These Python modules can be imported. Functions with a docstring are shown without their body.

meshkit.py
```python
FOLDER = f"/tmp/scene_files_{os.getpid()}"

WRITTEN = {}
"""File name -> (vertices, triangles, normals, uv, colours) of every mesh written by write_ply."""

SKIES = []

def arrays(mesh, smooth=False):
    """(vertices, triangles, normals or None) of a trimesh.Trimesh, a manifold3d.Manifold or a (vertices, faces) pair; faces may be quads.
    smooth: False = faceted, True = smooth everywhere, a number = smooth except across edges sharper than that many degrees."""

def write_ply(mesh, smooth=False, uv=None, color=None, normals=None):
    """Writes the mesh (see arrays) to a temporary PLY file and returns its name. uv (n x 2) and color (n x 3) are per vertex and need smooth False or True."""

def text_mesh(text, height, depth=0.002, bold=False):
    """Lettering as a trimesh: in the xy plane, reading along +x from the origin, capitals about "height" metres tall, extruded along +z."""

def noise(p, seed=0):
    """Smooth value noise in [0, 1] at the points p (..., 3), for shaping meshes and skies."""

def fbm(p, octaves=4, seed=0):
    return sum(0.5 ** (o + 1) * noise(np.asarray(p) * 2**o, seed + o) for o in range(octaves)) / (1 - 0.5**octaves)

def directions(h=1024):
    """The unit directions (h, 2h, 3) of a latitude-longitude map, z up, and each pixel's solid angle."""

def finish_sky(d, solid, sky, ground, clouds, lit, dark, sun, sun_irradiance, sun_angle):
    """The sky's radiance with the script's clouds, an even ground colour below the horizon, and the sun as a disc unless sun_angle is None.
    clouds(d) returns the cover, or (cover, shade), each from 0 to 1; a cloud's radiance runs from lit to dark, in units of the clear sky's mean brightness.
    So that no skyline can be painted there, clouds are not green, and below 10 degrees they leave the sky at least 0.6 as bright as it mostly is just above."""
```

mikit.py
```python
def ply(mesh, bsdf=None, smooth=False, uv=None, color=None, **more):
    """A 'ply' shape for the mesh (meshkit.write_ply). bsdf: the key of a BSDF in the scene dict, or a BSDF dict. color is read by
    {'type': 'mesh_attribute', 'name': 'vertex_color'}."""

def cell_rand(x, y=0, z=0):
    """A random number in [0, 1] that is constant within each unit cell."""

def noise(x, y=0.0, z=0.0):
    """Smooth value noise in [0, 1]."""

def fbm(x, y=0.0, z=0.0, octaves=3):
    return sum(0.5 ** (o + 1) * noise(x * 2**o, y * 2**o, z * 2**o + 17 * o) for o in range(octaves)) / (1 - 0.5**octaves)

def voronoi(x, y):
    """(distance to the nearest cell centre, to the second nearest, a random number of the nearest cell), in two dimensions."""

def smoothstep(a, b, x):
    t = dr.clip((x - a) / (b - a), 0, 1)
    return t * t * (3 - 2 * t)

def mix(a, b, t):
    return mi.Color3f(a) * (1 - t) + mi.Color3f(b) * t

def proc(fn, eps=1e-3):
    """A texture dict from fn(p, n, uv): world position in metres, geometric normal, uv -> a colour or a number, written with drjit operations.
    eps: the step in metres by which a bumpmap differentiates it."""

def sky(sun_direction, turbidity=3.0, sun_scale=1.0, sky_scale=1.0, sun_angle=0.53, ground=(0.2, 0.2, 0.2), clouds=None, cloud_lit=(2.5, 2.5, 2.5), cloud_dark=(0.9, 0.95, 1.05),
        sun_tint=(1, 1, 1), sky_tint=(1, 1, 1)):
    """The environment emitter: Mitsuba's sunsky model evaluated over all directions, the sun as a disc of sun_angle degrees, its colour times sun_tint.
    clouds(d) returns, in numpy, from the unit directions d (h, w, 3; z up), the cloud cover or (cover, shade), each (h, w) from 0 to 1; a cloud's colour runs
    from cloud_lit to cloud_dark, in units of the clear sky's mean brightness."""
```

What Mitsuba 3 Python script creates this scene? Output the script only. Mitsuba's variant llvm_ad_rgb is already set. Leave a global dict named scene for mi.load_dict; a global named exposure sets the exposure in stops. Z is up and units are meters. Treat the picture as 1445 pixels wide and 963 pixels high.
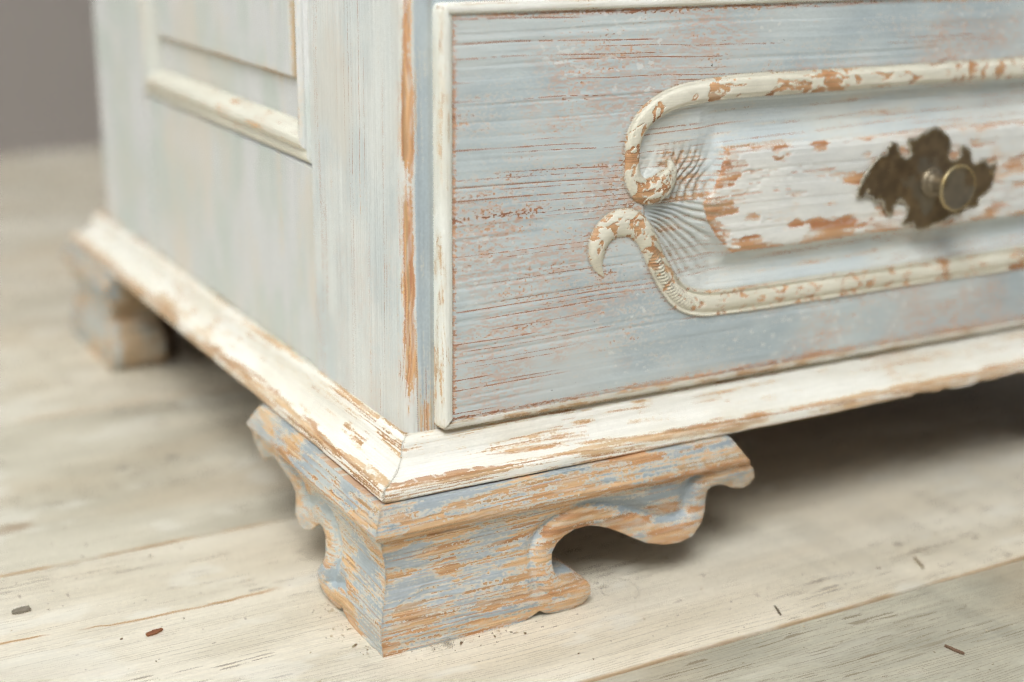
import math, random
import numpy as np, trimesh, manifold3d as m3, drjit as dr, mitsuba as mi
import shapely, shapely.geometry as sg
from scipy.interpolate import CubicSpline
from scipy.spatial import cKDTree
import mikit, meshkit
from mikit import noise, fbm, smoothstep, mix, cell_rand
nz, nf = meshkit.noise, meshkit.fbm
T = mi.ScalarTransform4f
scene, labels = {}, {}
exposure = 0.08

# ------------------------------------------------------------------ camera, light
EYE = np.array([-0.2719, -0.5803, 0.3357]); FWD = np.array([0.46875, 0.83361, -0.29218])
UP = np.array([0.13366, 0.26003, 0.95630])
FOCUS = 0.686
scene['camera'] = {'type': 'thinlens', 'fov': 2 * math.degrees(math.atan(722.5 / 2105.4)), 'fov_axis': 'x',
                   'aperture_radius': 0.0082, 'focus_distance': FOCUS, 'near_clip': 0.02, 'far_clip': 60.0,
                   'to_world': T().look_at(origin=EYE.tolist(), target=(EYE + FWD).tolist(), up=UP.tolist())}
def softbox(name, pos, target, w, h, rad):
    scene[name] = {'type': 'rectangle', 'to_world': T().look_at(origin=pos, target=target, up=[0, 0.01, 1]) @ T().scale([w / 2, h / 2, 1]),
                   'emitter': {'type': 'area', 'radiance': {'type': 'rgb', 'value': list(rad)}}}
softbox('softbox', [-0.75, -1.20, 1.75], [0.12, 0.05, 0.1], 0.95, 0.85, (16.2, 16.5, 16.5))
softbox('softbox_001', [-2.6, 0.6, 2.0], [0.0, 0.2, 0.1], 1.7, 1.7, (2.5, 2.58, 2.55))
for k in ('softbox', 'softbox_001'): labels[k] = {'label': 'large soft white studio lamp out of view', 'kind': 'structure'}
scene['room_light'] = {'type': 'constant', 'radiance': {'type': 'rgb', 'value': [0.195, 0.202, 0.212]}}

# ------------------------------------------------------------------ helpers
def lin(r, g, b, k=1.0):
    return [k * ((v / 255 / 12.92) if v < 10 else ((v / 255 + 0.055) / 1.055) ** 2.4) for v in (r, g, b)]
def comp(p, ax): return {'x': p.x, 'y': p.y, 'z': p.z}[ax]
def bsdf(name, fn, rough=0.55, spec=0.35, **kw):
    scene[name] = {'type': 'twosided', 'bsdf': {'type': 'principled', 'base_color': mikit.proc(fn), 'roughness': rough, 'specular': spec, **kw}}
    return name
def add(key, mesh, mat, uv=None, smooth=True, label=None, **more):
    scene[key] = mikit.ply(mesh, mat, smooth=smooth, uv=uv, **more)
    if label: labels[key] = {'label': label}
def grid_faces(nu, nv):
    i = np.arange(nu * nv).reshape(nu, nv)
    a, b, c, d = i[:-1, :-1].ravel(), i[1:, :-1].ravel(), i[1:, 1:].ravel(), i[:-1, 1:].ravel()
    return np.vstack([np.c_[a, b, c], np.c_[a, c, d]])
def sub(v, f, mask_f, uv):
    f = f[mask_f]; used = np.unique(f); re = np.full(len(v), -1); re[used] = np.arange(len(used))
    return (v[used], re[f]), uv[used]
def resample(P, step):
    P = np.asarray(P, float); out = [P[:1]]
    for a, b in zip(P[:-1], P[1:]):
        n = max(1, int(math.ceil(np.linalg.norm((b - a)[:2]) / step)))
        out.append(a + (b - a) * (np.arange(1, n + 1) / n)[:, None])
    return np.vstack(out)
def uneven(*spans):
    """1-D stations from (start, end, step) spans."""
    out = [np.array([spans[0][0]])]
    for a, b, s in spans:
        out.append(np.linspace(a, b, max(2, int(round((b - a) / s)) + 1))[1:])
    return np.concatenate(out)
def P3(a, b, c): return np.stack(np.broadcast_arrays(a, b, c), -1)

# ------------------------------------------------------------------ materials: worn paint over pine
def worn(al, ac, on, top, top2, under, wood, wood2, fa=24., fc=240., ks=1.4, kf=.6, kb=.8, kg=.34, edge=.14, under_w=.22, line=.0, line_f=300., l0=.05, speck=.0, resid=.5, fb=1., top3=None, haze=.0, brs=.16, seed=0.):
    """Paint worn off wood along the grain. uv.x: how worn (0..1), uv.y: olive-brown tint."""
    def fn(p, n, uv):
        a, c, o = comp(p, al) + seed, comp(p, ac) + seed * .37, comp(p, on)
        c2 = c + .0035 * (noise(a * 9., c * 28., 3.) - .5) + .010 * (noise(a * 3., c * 7., 9.) - .5)
        st = fbm(a * fa, c2 * fc + o * 40., 1.5, 4)
        thin = noise(a * fa * 2.6, c2 * fc * 5.2, o * 500.)
        bl = fbm(a * 80. * fb, c * 150. * fb, o * 150. * fb, 4)
        grit = noise(a * 950., c * 1500., o * 1200.)
        wear = uv.x + (st - .5) * ks + (thin - .5) * kf + (bl - .5) * kb + (grit - .5) * kg
        m = smoothstep(.5, .5 + edge, wear)
        u = smoothstep(.5 - under_w, .5, wear)
        tone = fbm(a * 24., c * 40., o * 40. + 7., 4)
        brush = noise(a * 22., c * 1500., o * 1500.)
        col = mix(top, top2, smoothstep(.30, .70, tone)) * (1. - .5 * brs + brs * brush) * (.95 + .10 * grit)
        if top3:
            col = mix(col, top3, smoothstep(.42, .76, fbm(a * 13. + 3., c * 24., o * 24. + 2., 4)) * .7)
        col = mix(col, under, u * .75)
        if haze:
            hz = smoothstep(.44, .74, fbm(a * 26., c2 * 52., 12., 3) + uv.x * .55 - .07) * smoothstep(.30, .72, noise(a * 300., c2 * 1100., 3.) * .5 + grit * .5)
            col = mix(col, lin(204, 158, 128), hz * haze)
        g = fbm(a * fa * .5, c2 * fc * 2.0, 5.3, 3)
        fibre = noise(a * 70., c2 * 2100., 2.2)
        wd = mix(wood, wood2, smoothstep(.40, .74, g)) * (.78 + .36 * fibre) * (1. - .25 * smoothstep(.66, .80, noise(a * 7., c2 * 900., 1.)))
        rs = smoothstep(.46, .74, fbm(a * 110., c2 * 700., o * 500. + 4., 3))
        m = m * (1. - resid * rs)
        if line:
            k = dr.clip((uv.x - l0) * 3.2, 0, 1)
            t = (c2 + .0008 * (noise(a * 40., c * 60., 6.) - .5)) * line_f; ti = dr.floor(t)
            off = .5 + .5 * (cell_rand(ti, 3, 7) - .5); wd_ = .05 + .10 * cell_rand(ti, 5, 1)
            lm = smoothstep(wd_, wd_ * .45, dr.abs(t - ti - off) + .10 * (noise(a * 260., ti * 5.7, 3.) - .5))
            lm = lm * smoothstep(.62, .72, noise(a * 13., ti * 7.3, 2.) * .55 + noise(a * 4., ti * .31, 8.) * .45 + .46 * k - .13)
            lm = lm * smoothstep(.16, .36, noise(a * 420., ti * 3.1, 5.) * .6 + .4 * noise(a * 90., ti * 2.3, 6.))
            m = dr.maximum(m, lm * line)
            wd = mix(wd, wood2, lm * .8)
        col = mix(col, wd, m)
        if speck:
            sp = fbm(a * 260. + c * 120., c * 420. - a * 60., o * 200. + 3., 3) ; rg = noise(a * 26., c * 30., 6.)
            col = mix(col, [.74, .74, .70], smoothstep(.66, .74, sp) * smoothstep(.48, .68, rg) * speck)
            dk = noise(a * 260., c * 290., o * 150. + 13.)
            col = mix(col, [.10, .08, .06], smoothstep(.974, .985, dk) * .8)
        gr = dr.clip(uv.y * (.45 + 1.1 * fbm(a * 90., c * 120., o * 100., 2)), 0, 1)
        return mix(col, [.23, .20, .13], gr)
    return fn

BLUE, BLUE2 = lin(177, 188, 191), lin(200, 208, 207)
CREAM, CREAM2 = lin(240, 237, 227), lin(232, 227, 213)
PALE, PALE2 = lin(202, 209, 208), lin(218, 221, 217)
WOOD, WOOD2 = lin(222, 184, 138), lin(192, 136, 88)
RUST = lin(164, 112, 84)
bsdf('paint_drawer', worn('x', 'z', 'y', BLUE, BLUE2, lin(206, 203, 196), lin(212, 172, 140), RUST, fa=30, fc=200, ks=.30, kf=.30, kb=1.35, kg=.95, fb=.42, edge=.26, under_w=.34, line=.92, line_f=380., l0=.03, speck=.65, haze=.5, brs=.06, top3=lin(204, 206, 202)))
bsdf('paint_field', worn('x', 'z', 'y', lin(212, 214, 208), lin(198, 205, 205), lin(214, 208, 196), lin(204, 160, 120), lin(176, 122, 86), fa=16, fc=330, ks=1.2, kf=.6, kb=.5, edge=.2, line=.9, line_f=380., l0=.0, seed=.3))
bsdf('paint_panel', worn('x', 'z', 'y', lin(233, 231, 223), lin(220, 220, 215), lin(224, 212, 196), lin(212, 166, 124), lin(182, 122, 84), fa=26, fc=160, ks=1.3, kf=.5, kb=1.2, edge=.16, line=.7, l0=.1, seed=.7))
bsdf('paint_scroll', worn('x', 'z', 'y', lin(229, 224, 207), lin(216, 210, 190), lin(228, 219, 198), lin(208, 164, 122), lin(180, 124, 84), fa=110, fc=190, ks=.45, kf=.2, kb=.6, kg=.35, edge=.08, under_w=.05, resid=.25, seed=1.1))
bsdf('paint_bead', worn('z', 'x', 'y', lin(236, 236, 227), lin(224, 222, 209), lin(222, 214, 196), lin(212, 182, 144), lin(160, 108, 84), fa=30, fc=420, ks=1.1, kf=.5, kb=.8, seed=1.7))
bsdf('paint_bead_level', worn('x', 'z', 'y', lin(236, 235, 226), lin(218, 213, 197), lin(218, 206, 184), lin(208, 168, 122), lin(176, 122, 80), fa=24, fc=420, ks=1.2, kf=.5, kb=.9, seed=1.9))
bsdf('paint_post', worn('z', 'y', 'x', PALE, PALE2, lin(216, 211, 201), lin(216, 174, 128), lin(182, 124, 92), fa=12, fc=420, ks=.8, kf=.5, kb=.35, edge=.2, line=.7, line_f=380., l0=-.02, haze=.15, top3=lin(214, 210, 199), seed=2.3))
bsdf('paint_post_front', worn('z', 'x', 'y', lin(174, 185, 190), lin(188, 196, 198), lin(204, 202, 193), lin(216, 194, 160), lin(182, 130, 96), fa=12, fc=420, ks=.8, kf=.5, kb=.6, edge=.3, under_w=.3, line=.6, line_f=420., l0=.02, seed=2.5))
bsdf('paint_side', worn('z', 'y', 'x', lin(200, 206, 200), lin(212, 213, 212), lin(216, 210, 198), lin(212, 186, 152), lin(184, 148, 110), fa=10, fc=200, ks=1., kf=.3, kb=.5, edge=.3, top3=lin(216, 208, 194), seed=2.9))
bsdf('paint_moulding', worn('y', 'z', 'x', lin(226, 223, 208), lin(214, 211, 196), lin(216, 208, 192), WOOD, WOOD2, fa=16, fc=300, ks=1., kf=.4, kb=.8, edge=.12, seed=3.1))
BS = dict(fa=20, fc=430, ks=1.25, kf=.8, kb=.7, kg=.4, edge=.14, under_w=.10, line=.85, line_f=420., l0=.12)
bsdf('paint_base_front', worn('x', 'z', 'y', CREAM, CREAM2, lin(230, 214, 188), lin(220, 188, 148), lin(186, 138, 96), **BS, seed=3.7))
bsdf('paint_base_side', worn('y', 'z', 'x', CREAM, CREAM2, lin(230, 214, 188), lin(220, 188, 148), lin(186, 138, 96), **BS, seed=4.1))
FT = dict(fa=24, fc=300, ks=.95, kf=.75, kb=1.7, kg=.55, fb=.6, edge=.14, under_w=.30, resid=.5, line=.7, line_f=380., l0=.2)
bsdf('paint_foot_front', worn('x', 'z', 'y', lin(152, 163, 169), lin(174, 181, 184), lin(214, 203, 182), lin(216, 180, 138), lin(190, 140, 98), **FT, seed=4.7))
bsdf('paint_foot_side', worn('y', 'z', 'x', lin(166, 176, 180), lin(190, 195, 191), lin(216, 207, 188), lin(222, 188, 144), lin(192, 142, 98), **FT, seed=5.3))
def inside_fn(p, n, uv):
    g = fbm(p.x * 20., p.y * 60., p.z * 200., 3)
    return mix(lin(120, 98, 76), lin(84, 66, 50), g)
bsdf('bare_inside', inside_fn, .8, .2)

def floor_fn(p, n, uv):
    k = dr.floor((p.y + .0865) / .2275); h = cell_rand(k, 3, 5)
    a, c = p.x + h * 7., p.y
    c2 = c + .010 * (noise(a * 3., c * 9., h * 9.) - .5) + .003 * (noise(a * 14., c * 40., 3.) - .5)
    mot = fbm(a * 12., c * 34., h * 31., 4); warm = fbm(a * 8. + 4., c * 20., h * 9., 3)
    fine = noise(a * 18., c2 * 1250., 1.5); fine2 = noise(a * 60., c2 * 2600., 4.); grit = noise(a * 800., c * 1200., 2.)
    front = dr.select(k < -.5, 1., 0.) ; mid = dr.select(dr.abs(k - 1.) < .5, 1., 0.)
    lightc = mix(mix(lin(235, 227, 209), lin(213, 204, 184), smoothstep(.32, .68, mot)), lin(226, 212, 188), smoothstep(.42, .72, warm) * .6)
    greyc = mix(mix(lin(190, 185, 166), lin(168, 164, 147), smoothstep(.32, .68, mot)), lin(184, 168, 142), smoothstep(.45, .75, warm) * .55)
    col = mix(lightc, greyc, dr.clip(front * .95 + mid * .42, 0, 1))
    t = (c2 + .0012 * (noise(a * 20., c * 60., 6.) - .5)) * 560.; ti = dr.floor(t)
    lm = smoothstep(.20, .06, dr.abs(t - ti - .3 - .4 * cell_rand(ti, 3, 7))) * smoothstep(.46, .62, noise(a * 9., ti * 5.3, 2.) * .6 + noise(a * 2.5, c * 12., 7.) * .4) * smoothstep(.2, .5, noise(a * 120., ti * 3.7, 1.))
    col = mix(col, lin(150, 134, 108), lm * (.40 + .12 * front))
    col = col * (.90 + .13 * fine) * (.95 + .10 * fine2) * (.95 + .10 * grit)
    pore = smoothstep(.78, .88, noise(a * 55., c2 * 1000., 7.)) * smoothstep(.50, .68, noise(a * 12., c * 30., 2.) + .10 * front)
    col = mix(col, lin(122, 104, 82), pore * .6)
    fleck = smoothstep(.955, .975, noise(a * 190., c * 330., 5.))
    col = mix(col, lin(120, 98, 74), fleck * .6)
    lime = smoothstep(.60, .74, fbm(a * 28., c * 60., 17., 4))
    col = mix(col, lin(236, 233, 222), lime * .35 * (1. - .7 * front))
    for kx, ky, kr, kc in ((-.142, .1986, .011, lin(150, 118, 82)), (-.0413, .358, .0042, lin(120, 116, 108)), (-.0349, .2607, .0042, lin(120, 114, 104)), (-.0681, .2585, .0040, lin(128, 120, 108)), (.27, -.043, .0022, lin(110, 92, 76))):
        d = dr.sqrt(dr.square((p.x - kx) / 1.5) + dr.square(p.y - ky)) + .006 * (fbm(p.x * 80., p.y * 110., 1., 3) - .5)
        col = mix(col, kc, smoothstep(kr, kr * .2, d) * .55)
    # band-saw marks across the pale plank
    sw = smoothstep(.5, .75, noise(a * 95. + .8 * noise(a * 4., c * 20., 1.), c * 6., 14.)) * smoothstep(.16, .24, p.x) * smoothstep(.05, -.03, p.y)
    col = col * (1. - .07 * sw)
    # open shake along the grain, stained brown
    yc = .0635 - .052 * (p.x + .10) - .006 * (noise(p.x * 26., 4., 1.) - .5) - .0015 * (noise(p.x * 160., 4., 1.) - .5)
    wk = smoothstep(.0007 + .0014 * noise(p.x * 60., 2., 2.), .0003, dr.abs(p.y - yc)) * smoothstep(.02, -.02, p.x) * smoothstep(.12, .40, noise(p.x * 34., 9., 2.))
    col = mix(col, lin(186, 146, 96), wk * .85)
    return mix(col, lin(190, 156, 112), uv.y * .7 * smoothstep(.3, .6, fbm(a * 30., 3., 5., 3)))
bsdf('limed_plank', floor_fn, .6, .25)
def wall_fn(p, n, uv):
    return mix(lin(176, 168, 162), lin(164, 157, 152), fbm(p.x * 3., p.y * 3., p.z * 3., 3))
bsdf('wall_plaster', wall_fn, .8, .2)
def brass_fn(p, n, uv):
    t = fbm(p.x * 150., p.z * 150., p.y * 150., 4)
    c = mix([.25, .175, .098], [.155, .110, .064], smoothstep(.30, .70, t))
    c = mix(c, [.62, .46, .19], dr.clip(uv.x, 0, 1))
    c = mix(c, [.62, .59, .50], smoothstep(.95, 1.15, uv.y + fbm(p.x * 260., p.z * 260., 8., 3)) * .75)
    return mix(c, [.30, .29, .24], smoothstep(.60, .74, fbm(p.x * 60., p.z * 60., 3., 3)) * .4)
scene['aged_brass'] = {'type': 'twosided', 'bsdf': {'type': 'principled', 'base_color': mikit.proc(brass_fn), 'metallic': .72, 'roughness': .42}}

# ------------------------------------------------------------------ setting: plank floor, wall
def plank(key, y0, y1):
    e = .0011; seed = int((y0 + 2) * 1000)
    prof = np.array([(y0 + .0010, -.03, .5), (y0 + .0010, -.0012, 1), (y0 + .0012, -.0004, 1), (y0 + .0016, 0, .6), (y0 + .0026, 0, 0),
                     (y1 - .0026, 0, 0), (y1 - .0016, 0, .6), (y1 - .0012, -.0004, 1), (y1 - .0010, -.0012, 1), (y1 - .0010, -.03, .5)])
    xs = uneven((-1.6, -.3, .05), (-.3, .6, .006), (.6, 2.2, .05))
    X = np.repeat(xs[:, None], len(prof), 1); Y = np.repeat(prof[None, :, 0], len(xs), 0).copy(); Z = np.repeat(prof[None, :, 1], len(xs), 0)
    w = (nf(P3(xs * 22, seed, 0), 3) - .5) * .0022
    side = np.sign(np.arange(len(prof)) - 4.5); wob = np.where(side < 0, w[:, None], -w[:, None] * .8)
    Y += np.where(np.abs(side) > 0, np.clip(wob, -.0005, .0005), 0) * (prof[None, :, 2] > .5)
    uv = np.c_[X.ravel() * 0, np.repeat(prof[None, :, 2], len(xs), 0).ravel()]
    add(key, (P3(X, Y, Z).reshape(-1, 3), grid_faces(len(xs), len(prof))[:, ::-1]), 'limed_plank', uv, smooth=False)
n = 0
for k in range(-3, 8):
    plank('floor__plank' + ('' if n == 0 else f'_{n:03d}'), -.0865 + .2275 * k, -.0865 + .2275 * (k + 1)); n += 1
labels['floor'] = {'label': 'pale limed wooden plank floor with fine grain and knots', 'kind': 'structure'}
def slab(x0, x1, y0, y1, z0, z1, ch=0):
    b = trimesh.creation.box(extents=[x1 - x0, y1 - y0, z1 - z0]); b.apply_translation([(x0 + x1) / 2, (y0 + y1) / 2, (z0 + z1) / 2]); return b
wall = slab(-1.6, 2.2, 0, .08, -.02, 2.4); wall.apply_transform(trimesh.transformations.rotation_matrix(math.radians(7), [0, 0, 1], [.15, 0, 0])); wall.apply_translation([0, 1.385, 0])
add('wall', wall, 'wall_plaster', smooth=False)
labels['wall'] = {'label': 'plain grey brown wall far behind the chest, out of focus', 'kind': 'structure'}

# ------------------------------------------------------------------ the chest of drawers
W, D = .606, .525        # carcass width and depth
C = 'chest_of_drawers'
labels[C] = {'label': 'weathered chest of drawers in flaking grey blue and cream paint over pine', 'category': 'chest of drawers'}

# ---- bracket feet
PZ = np.array([(0, .0252), (.006, .0258), (.0125, .0262), (.0200, .0254), (.028, .0232), (.0351, .0218), (.0427, .0220), (.0483, .0232), (.0541, .0249), (.0572, .0262), (.0588, .0284), (.0600, .0295), (.0622, .0297), (.0650, .0286), (.0676, .0276), (.0720, .0254), (.0730, .0250)])
FRONT = [(-.06, 0), (.047, 0), (.0535, .0022), (.0569, .0040), (.0600, .0020), (.0646, .0006), (.0747, .0003), (.0820, .0021), (.0851, .0060), (.0850, .0110), (.0828, .0140), (.0779, .0151), (.0724, .0156), (.0677, .0180), (.0649, .0223), (.0643, .0265), (.0653, .0314), (.0681, .0351), (.0723, .0383), (.0781, .0405), (.0853, .0408), (.0914, .0393), (.0985, .0363), (.1058, .0325), (.1117, .0290), (.1194, .0252), (.1290, .0224), (.1381, .0220), (.1471, .0241), (.1524, .0289), (.1552, .0349), (.1551, .0408), (.1553, .0455), (.1578, .0474), (.1622, .0479), (.1679, .0459), (.1722, .0436), (.1780, .0426), (.1824, .0434), (.1848, .0470), (.1835, .0512), (.1800, .0556), (.1723, .0648), (.1665, .0729), (-.06, .0729)]
SIDE = [(-.06, 0), (.014, 0), (.0190, .0020), (.0215, .0046), (.0245, .0020), (.0300, .0006), (.0400, .0003), (.0475, .0030), (.0508, .0075), (.0500, .0120), (.0475, .0145), (.0450, .0170), (.0440, .0210), (.0445, .0260), (.0470, .0305), (.0510, .0335), (.0550, .0340), (.0590, .0318), (.0640, .0275), (.0720, .0245), (.0800, .0245), (.0860, .0275), (.0882, .0340), (.0895, .0385), (.0950, .0425), (.1030, .0452), (.1150, .0475), (.1230, .0465), (.1290, .0425), (.1350, .0395), (.1410, .0410), (.1443, .0465), (.1425, .0540), (.1350, .0640), (.1285, .0729), (-.06, .0729)]
def bracket(outline, seed, thick=.029, res=.00075):
    """Front bracket in (x along, y outwards negative, z): mitred at the corner line x = y."""
    po = m3.CrossSection([np.array(outline)[:: 1]])
    a = m3.Manifold.extrude(po, .12).transform([[1, 0, 0, 0], [0, 0, 1, -.06], [0, 1, 0, 0]])
    zz = np.linspace(0, .0730, 90); cs = CubicSpline(PZ[:, 0], PZ[:, 1])(zz)
    prof = np.vstack([np.c_[-cs, zz - .0], [[-.0252 + thick, .0730], [-.0252 + thick, 0]]])
    b = m3.Manifold.extrude(m3.CrossSection([prof]), .4).transform([[0, 0, 1, -.08], [1, 0, 0, 0], [0, 1, 0, 0]])
    if b.volume() < 0 or b.is_empty(): b = m3.Manifold.extrude(m3.CrossSection([prof[::-1]]), .4).transform([[0, 0, 1, -.08], [1, 0, 0, 0], [0, 1, 0, 0]])
    cut = m3.Manifold.extrude(m3.CrossSection([np.array([(-.1, -.1), (.3, -.1), (.3, .3)])]), .2).translate([0, 0, -.05])
    m = (a ^ b) ^ cut
    m = m.refine_to_length(res).to_mesh()
    v, f = np.array(m.vert_properties[:, :3], float), np.array(m.tri_verts)
    tm = trimesh.Trimesh(v, f, process=False); nrm = np.array(tm.vertex_normals)
    fn = tm.face_normals
    # distance to the cut scroll line (not to the straight top and mitre)
    line = resample(np.array(outline)[1:-1], .0004)
    t, i = cKDTree(line).query(v[:, [0, 2]])
    arc = i / len(line)
    face = np.clip(-nrm[:, 1] * 2 - .6, 0, 1)
    L = max(o[0] for o in outline)
    # carved relief: a raised border follows the scroll, with a hollow behind it
    scroll = np.clip((v[:, 0] - (.050 if L > .16 else .012)) / .010, 0, 1) * np.clip((.0585 - v[:, 2]) / .004, 0, 1)
    wob = (nf(v * 60, 2, seed) - .5) * .003
    q_ = t - .0118 - wob; hollow = np.exp(-np.abs(q_ / np.where(q_ < 0, .0018, .0044)) ** 1.8)
    lift = np.exp(-((t - .0055 - wob) / .0042) ** 2)
    dy = scroll * face * (.0034 * hollow - .0012 * lift)
    # soft rounded arrises, chewed a little
    arr = np.exp(-t / .0011) * .0005 * (0.5 + nf(v * 220, 2, seed + 3))
    grain = (nf(v * [22, 200, 420], 3, seed + 5) - .5) * .0007 + (nz(v * [50, 400, 1500], seed + 6) - .5) * .00022
    dent = -np.clip(nf(v * [55, 60, 75], 3, seed + 8) - .60, 0, 1) * .006
    v2 = v.copy(); v2[:, 1] += dy + face * (arr - grain - dent)
    v2 += nrm * ((1 - face) * (nf(v * [60, 40, 60], 3, seed + 9) - .5) * .0008)[:, None]
    mit = np.exp(-np.abs(v[:, 0] - v[:, 1]) / .003)
    cm = np.clip((nf(v * [48, 60, 130], 4, seed + 21) - .50) / .035, 0, 1); v2[:, 1] += face * .00030 * cm
    z = v[:, 2]
    lip = np.exp(-((z - .0600) / .0028) ** 2); topb = np.exp(-((z - .0690) / .0028) ** 2)
    foot = np.exp(-z / .0030) * (v[:, 0] < .06)
    low = nf(v * [26, 26, 40], 2, seed + 11) - .5
    w = .40 + .20 * low + .20 * cm + .26 * lip + .06 * topb + .20 * foot - .46 * hollow * scroll * face + .24 * lift * scroll * face + .20 * np.exp(-t / .0016) + .05 * mit * np.sign(nf(v * 90, 1, 2) - .5)
    w = np.where(face < .3, .42 + .3 * low, w)
    dirt = np.clip(.5 * np.exp(-np.abs(v[:, 0] - v[:, 1]) / .0006) * face, 0, 1)
    return v2, f, np.c_[w, dirt]
def swap(v, f): return v[:, [1, 0, 2]], f[:, ::-1]
vf, ff, uf = bracket(FRONT, 1)
vs, fs_, us = bracket(SIDE, 40, res=.0009); us[:, 0] -= .04
vs, fs_ = swap(vs, fs_)
def show(key, v, f, uv, mat, label=None):
    m = trimesh.Trimesh(v, f, process=False)
    add(key, m, mat, uv, smooth=True, label=label)
def crease(v, f, uv, ang=38):
    m = trimesh.Trimesh(np.c_[v], f, process=False)
    key = v @ np.array([1., 1e3, 1e6])
    s = trimesh.graph.smooth_shade(m, angle=math.radians(ang), facet_minarea=None)
    _, i = cKDTree(v).query(np.array(s.vertices)); return np.array(s.vertices), np.array(s.faces), uv[i]
show(C + '__bracket_foot__front_bracket', *crease(vf, ff, uf), 'paint_foot_front')
show(C + '__bracket_foot__side_bracket', *crease(vs, fs_, us), 'paint_foot_side')
labels[C + '__bracket_foot'] = {'label': 'near corner bracket foot with scroll cut toes, blue paint rubbed to bare pine'}
mir_y = T([[1, 0, 0, 0], [0, -1, 0, D], [0, 0, 1, 0], [0, 0, 0, 1]]); mir_x = T([[-1, 0, 0, W], [0, 1, 0, 0], [0, 0, 1, 0], [0, 0, 0, 1]])
REAR = [(-.06, 0), (.076, 0), (.0845, .0022), (.0900, .007), (.0922, .0145), (.0905, .0225), (.0860, .0280), (.0800, .0310), (.0770, .0360), (.0785, .0410), (.0850, .0460), (.0930, .0540), (.1000, .0729), (-.06, .0729)]
vb, fb, ub = bracket(REAR, 70, thick=.038, res=.003); ub += np.where(vb[:, 1:2] > -.019, [[.35, .5]], [[-.12, .15]]); vb, fb = swap(vb, fb)
vb = vb * [1, -1, 1] + [0, D, 0]
show(C + '__bracket_foot_001__side_bracket', *crease(vb, fb[:, ::-1], ub), 'paint_foot_side')
blk = slab(.0, .03, D - .06, D + .018, .001, .0724); add(C + '__bracket_foot_001__rear_block', blk, 'bare_inside', smooth=False)
labels[C + '__bracket_foot_001'] = {'label': 'blurred rear bracket foot at the far end of the side'}
vr, fr, ur = bracket(FRONT, 90, res=.003)
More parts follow.
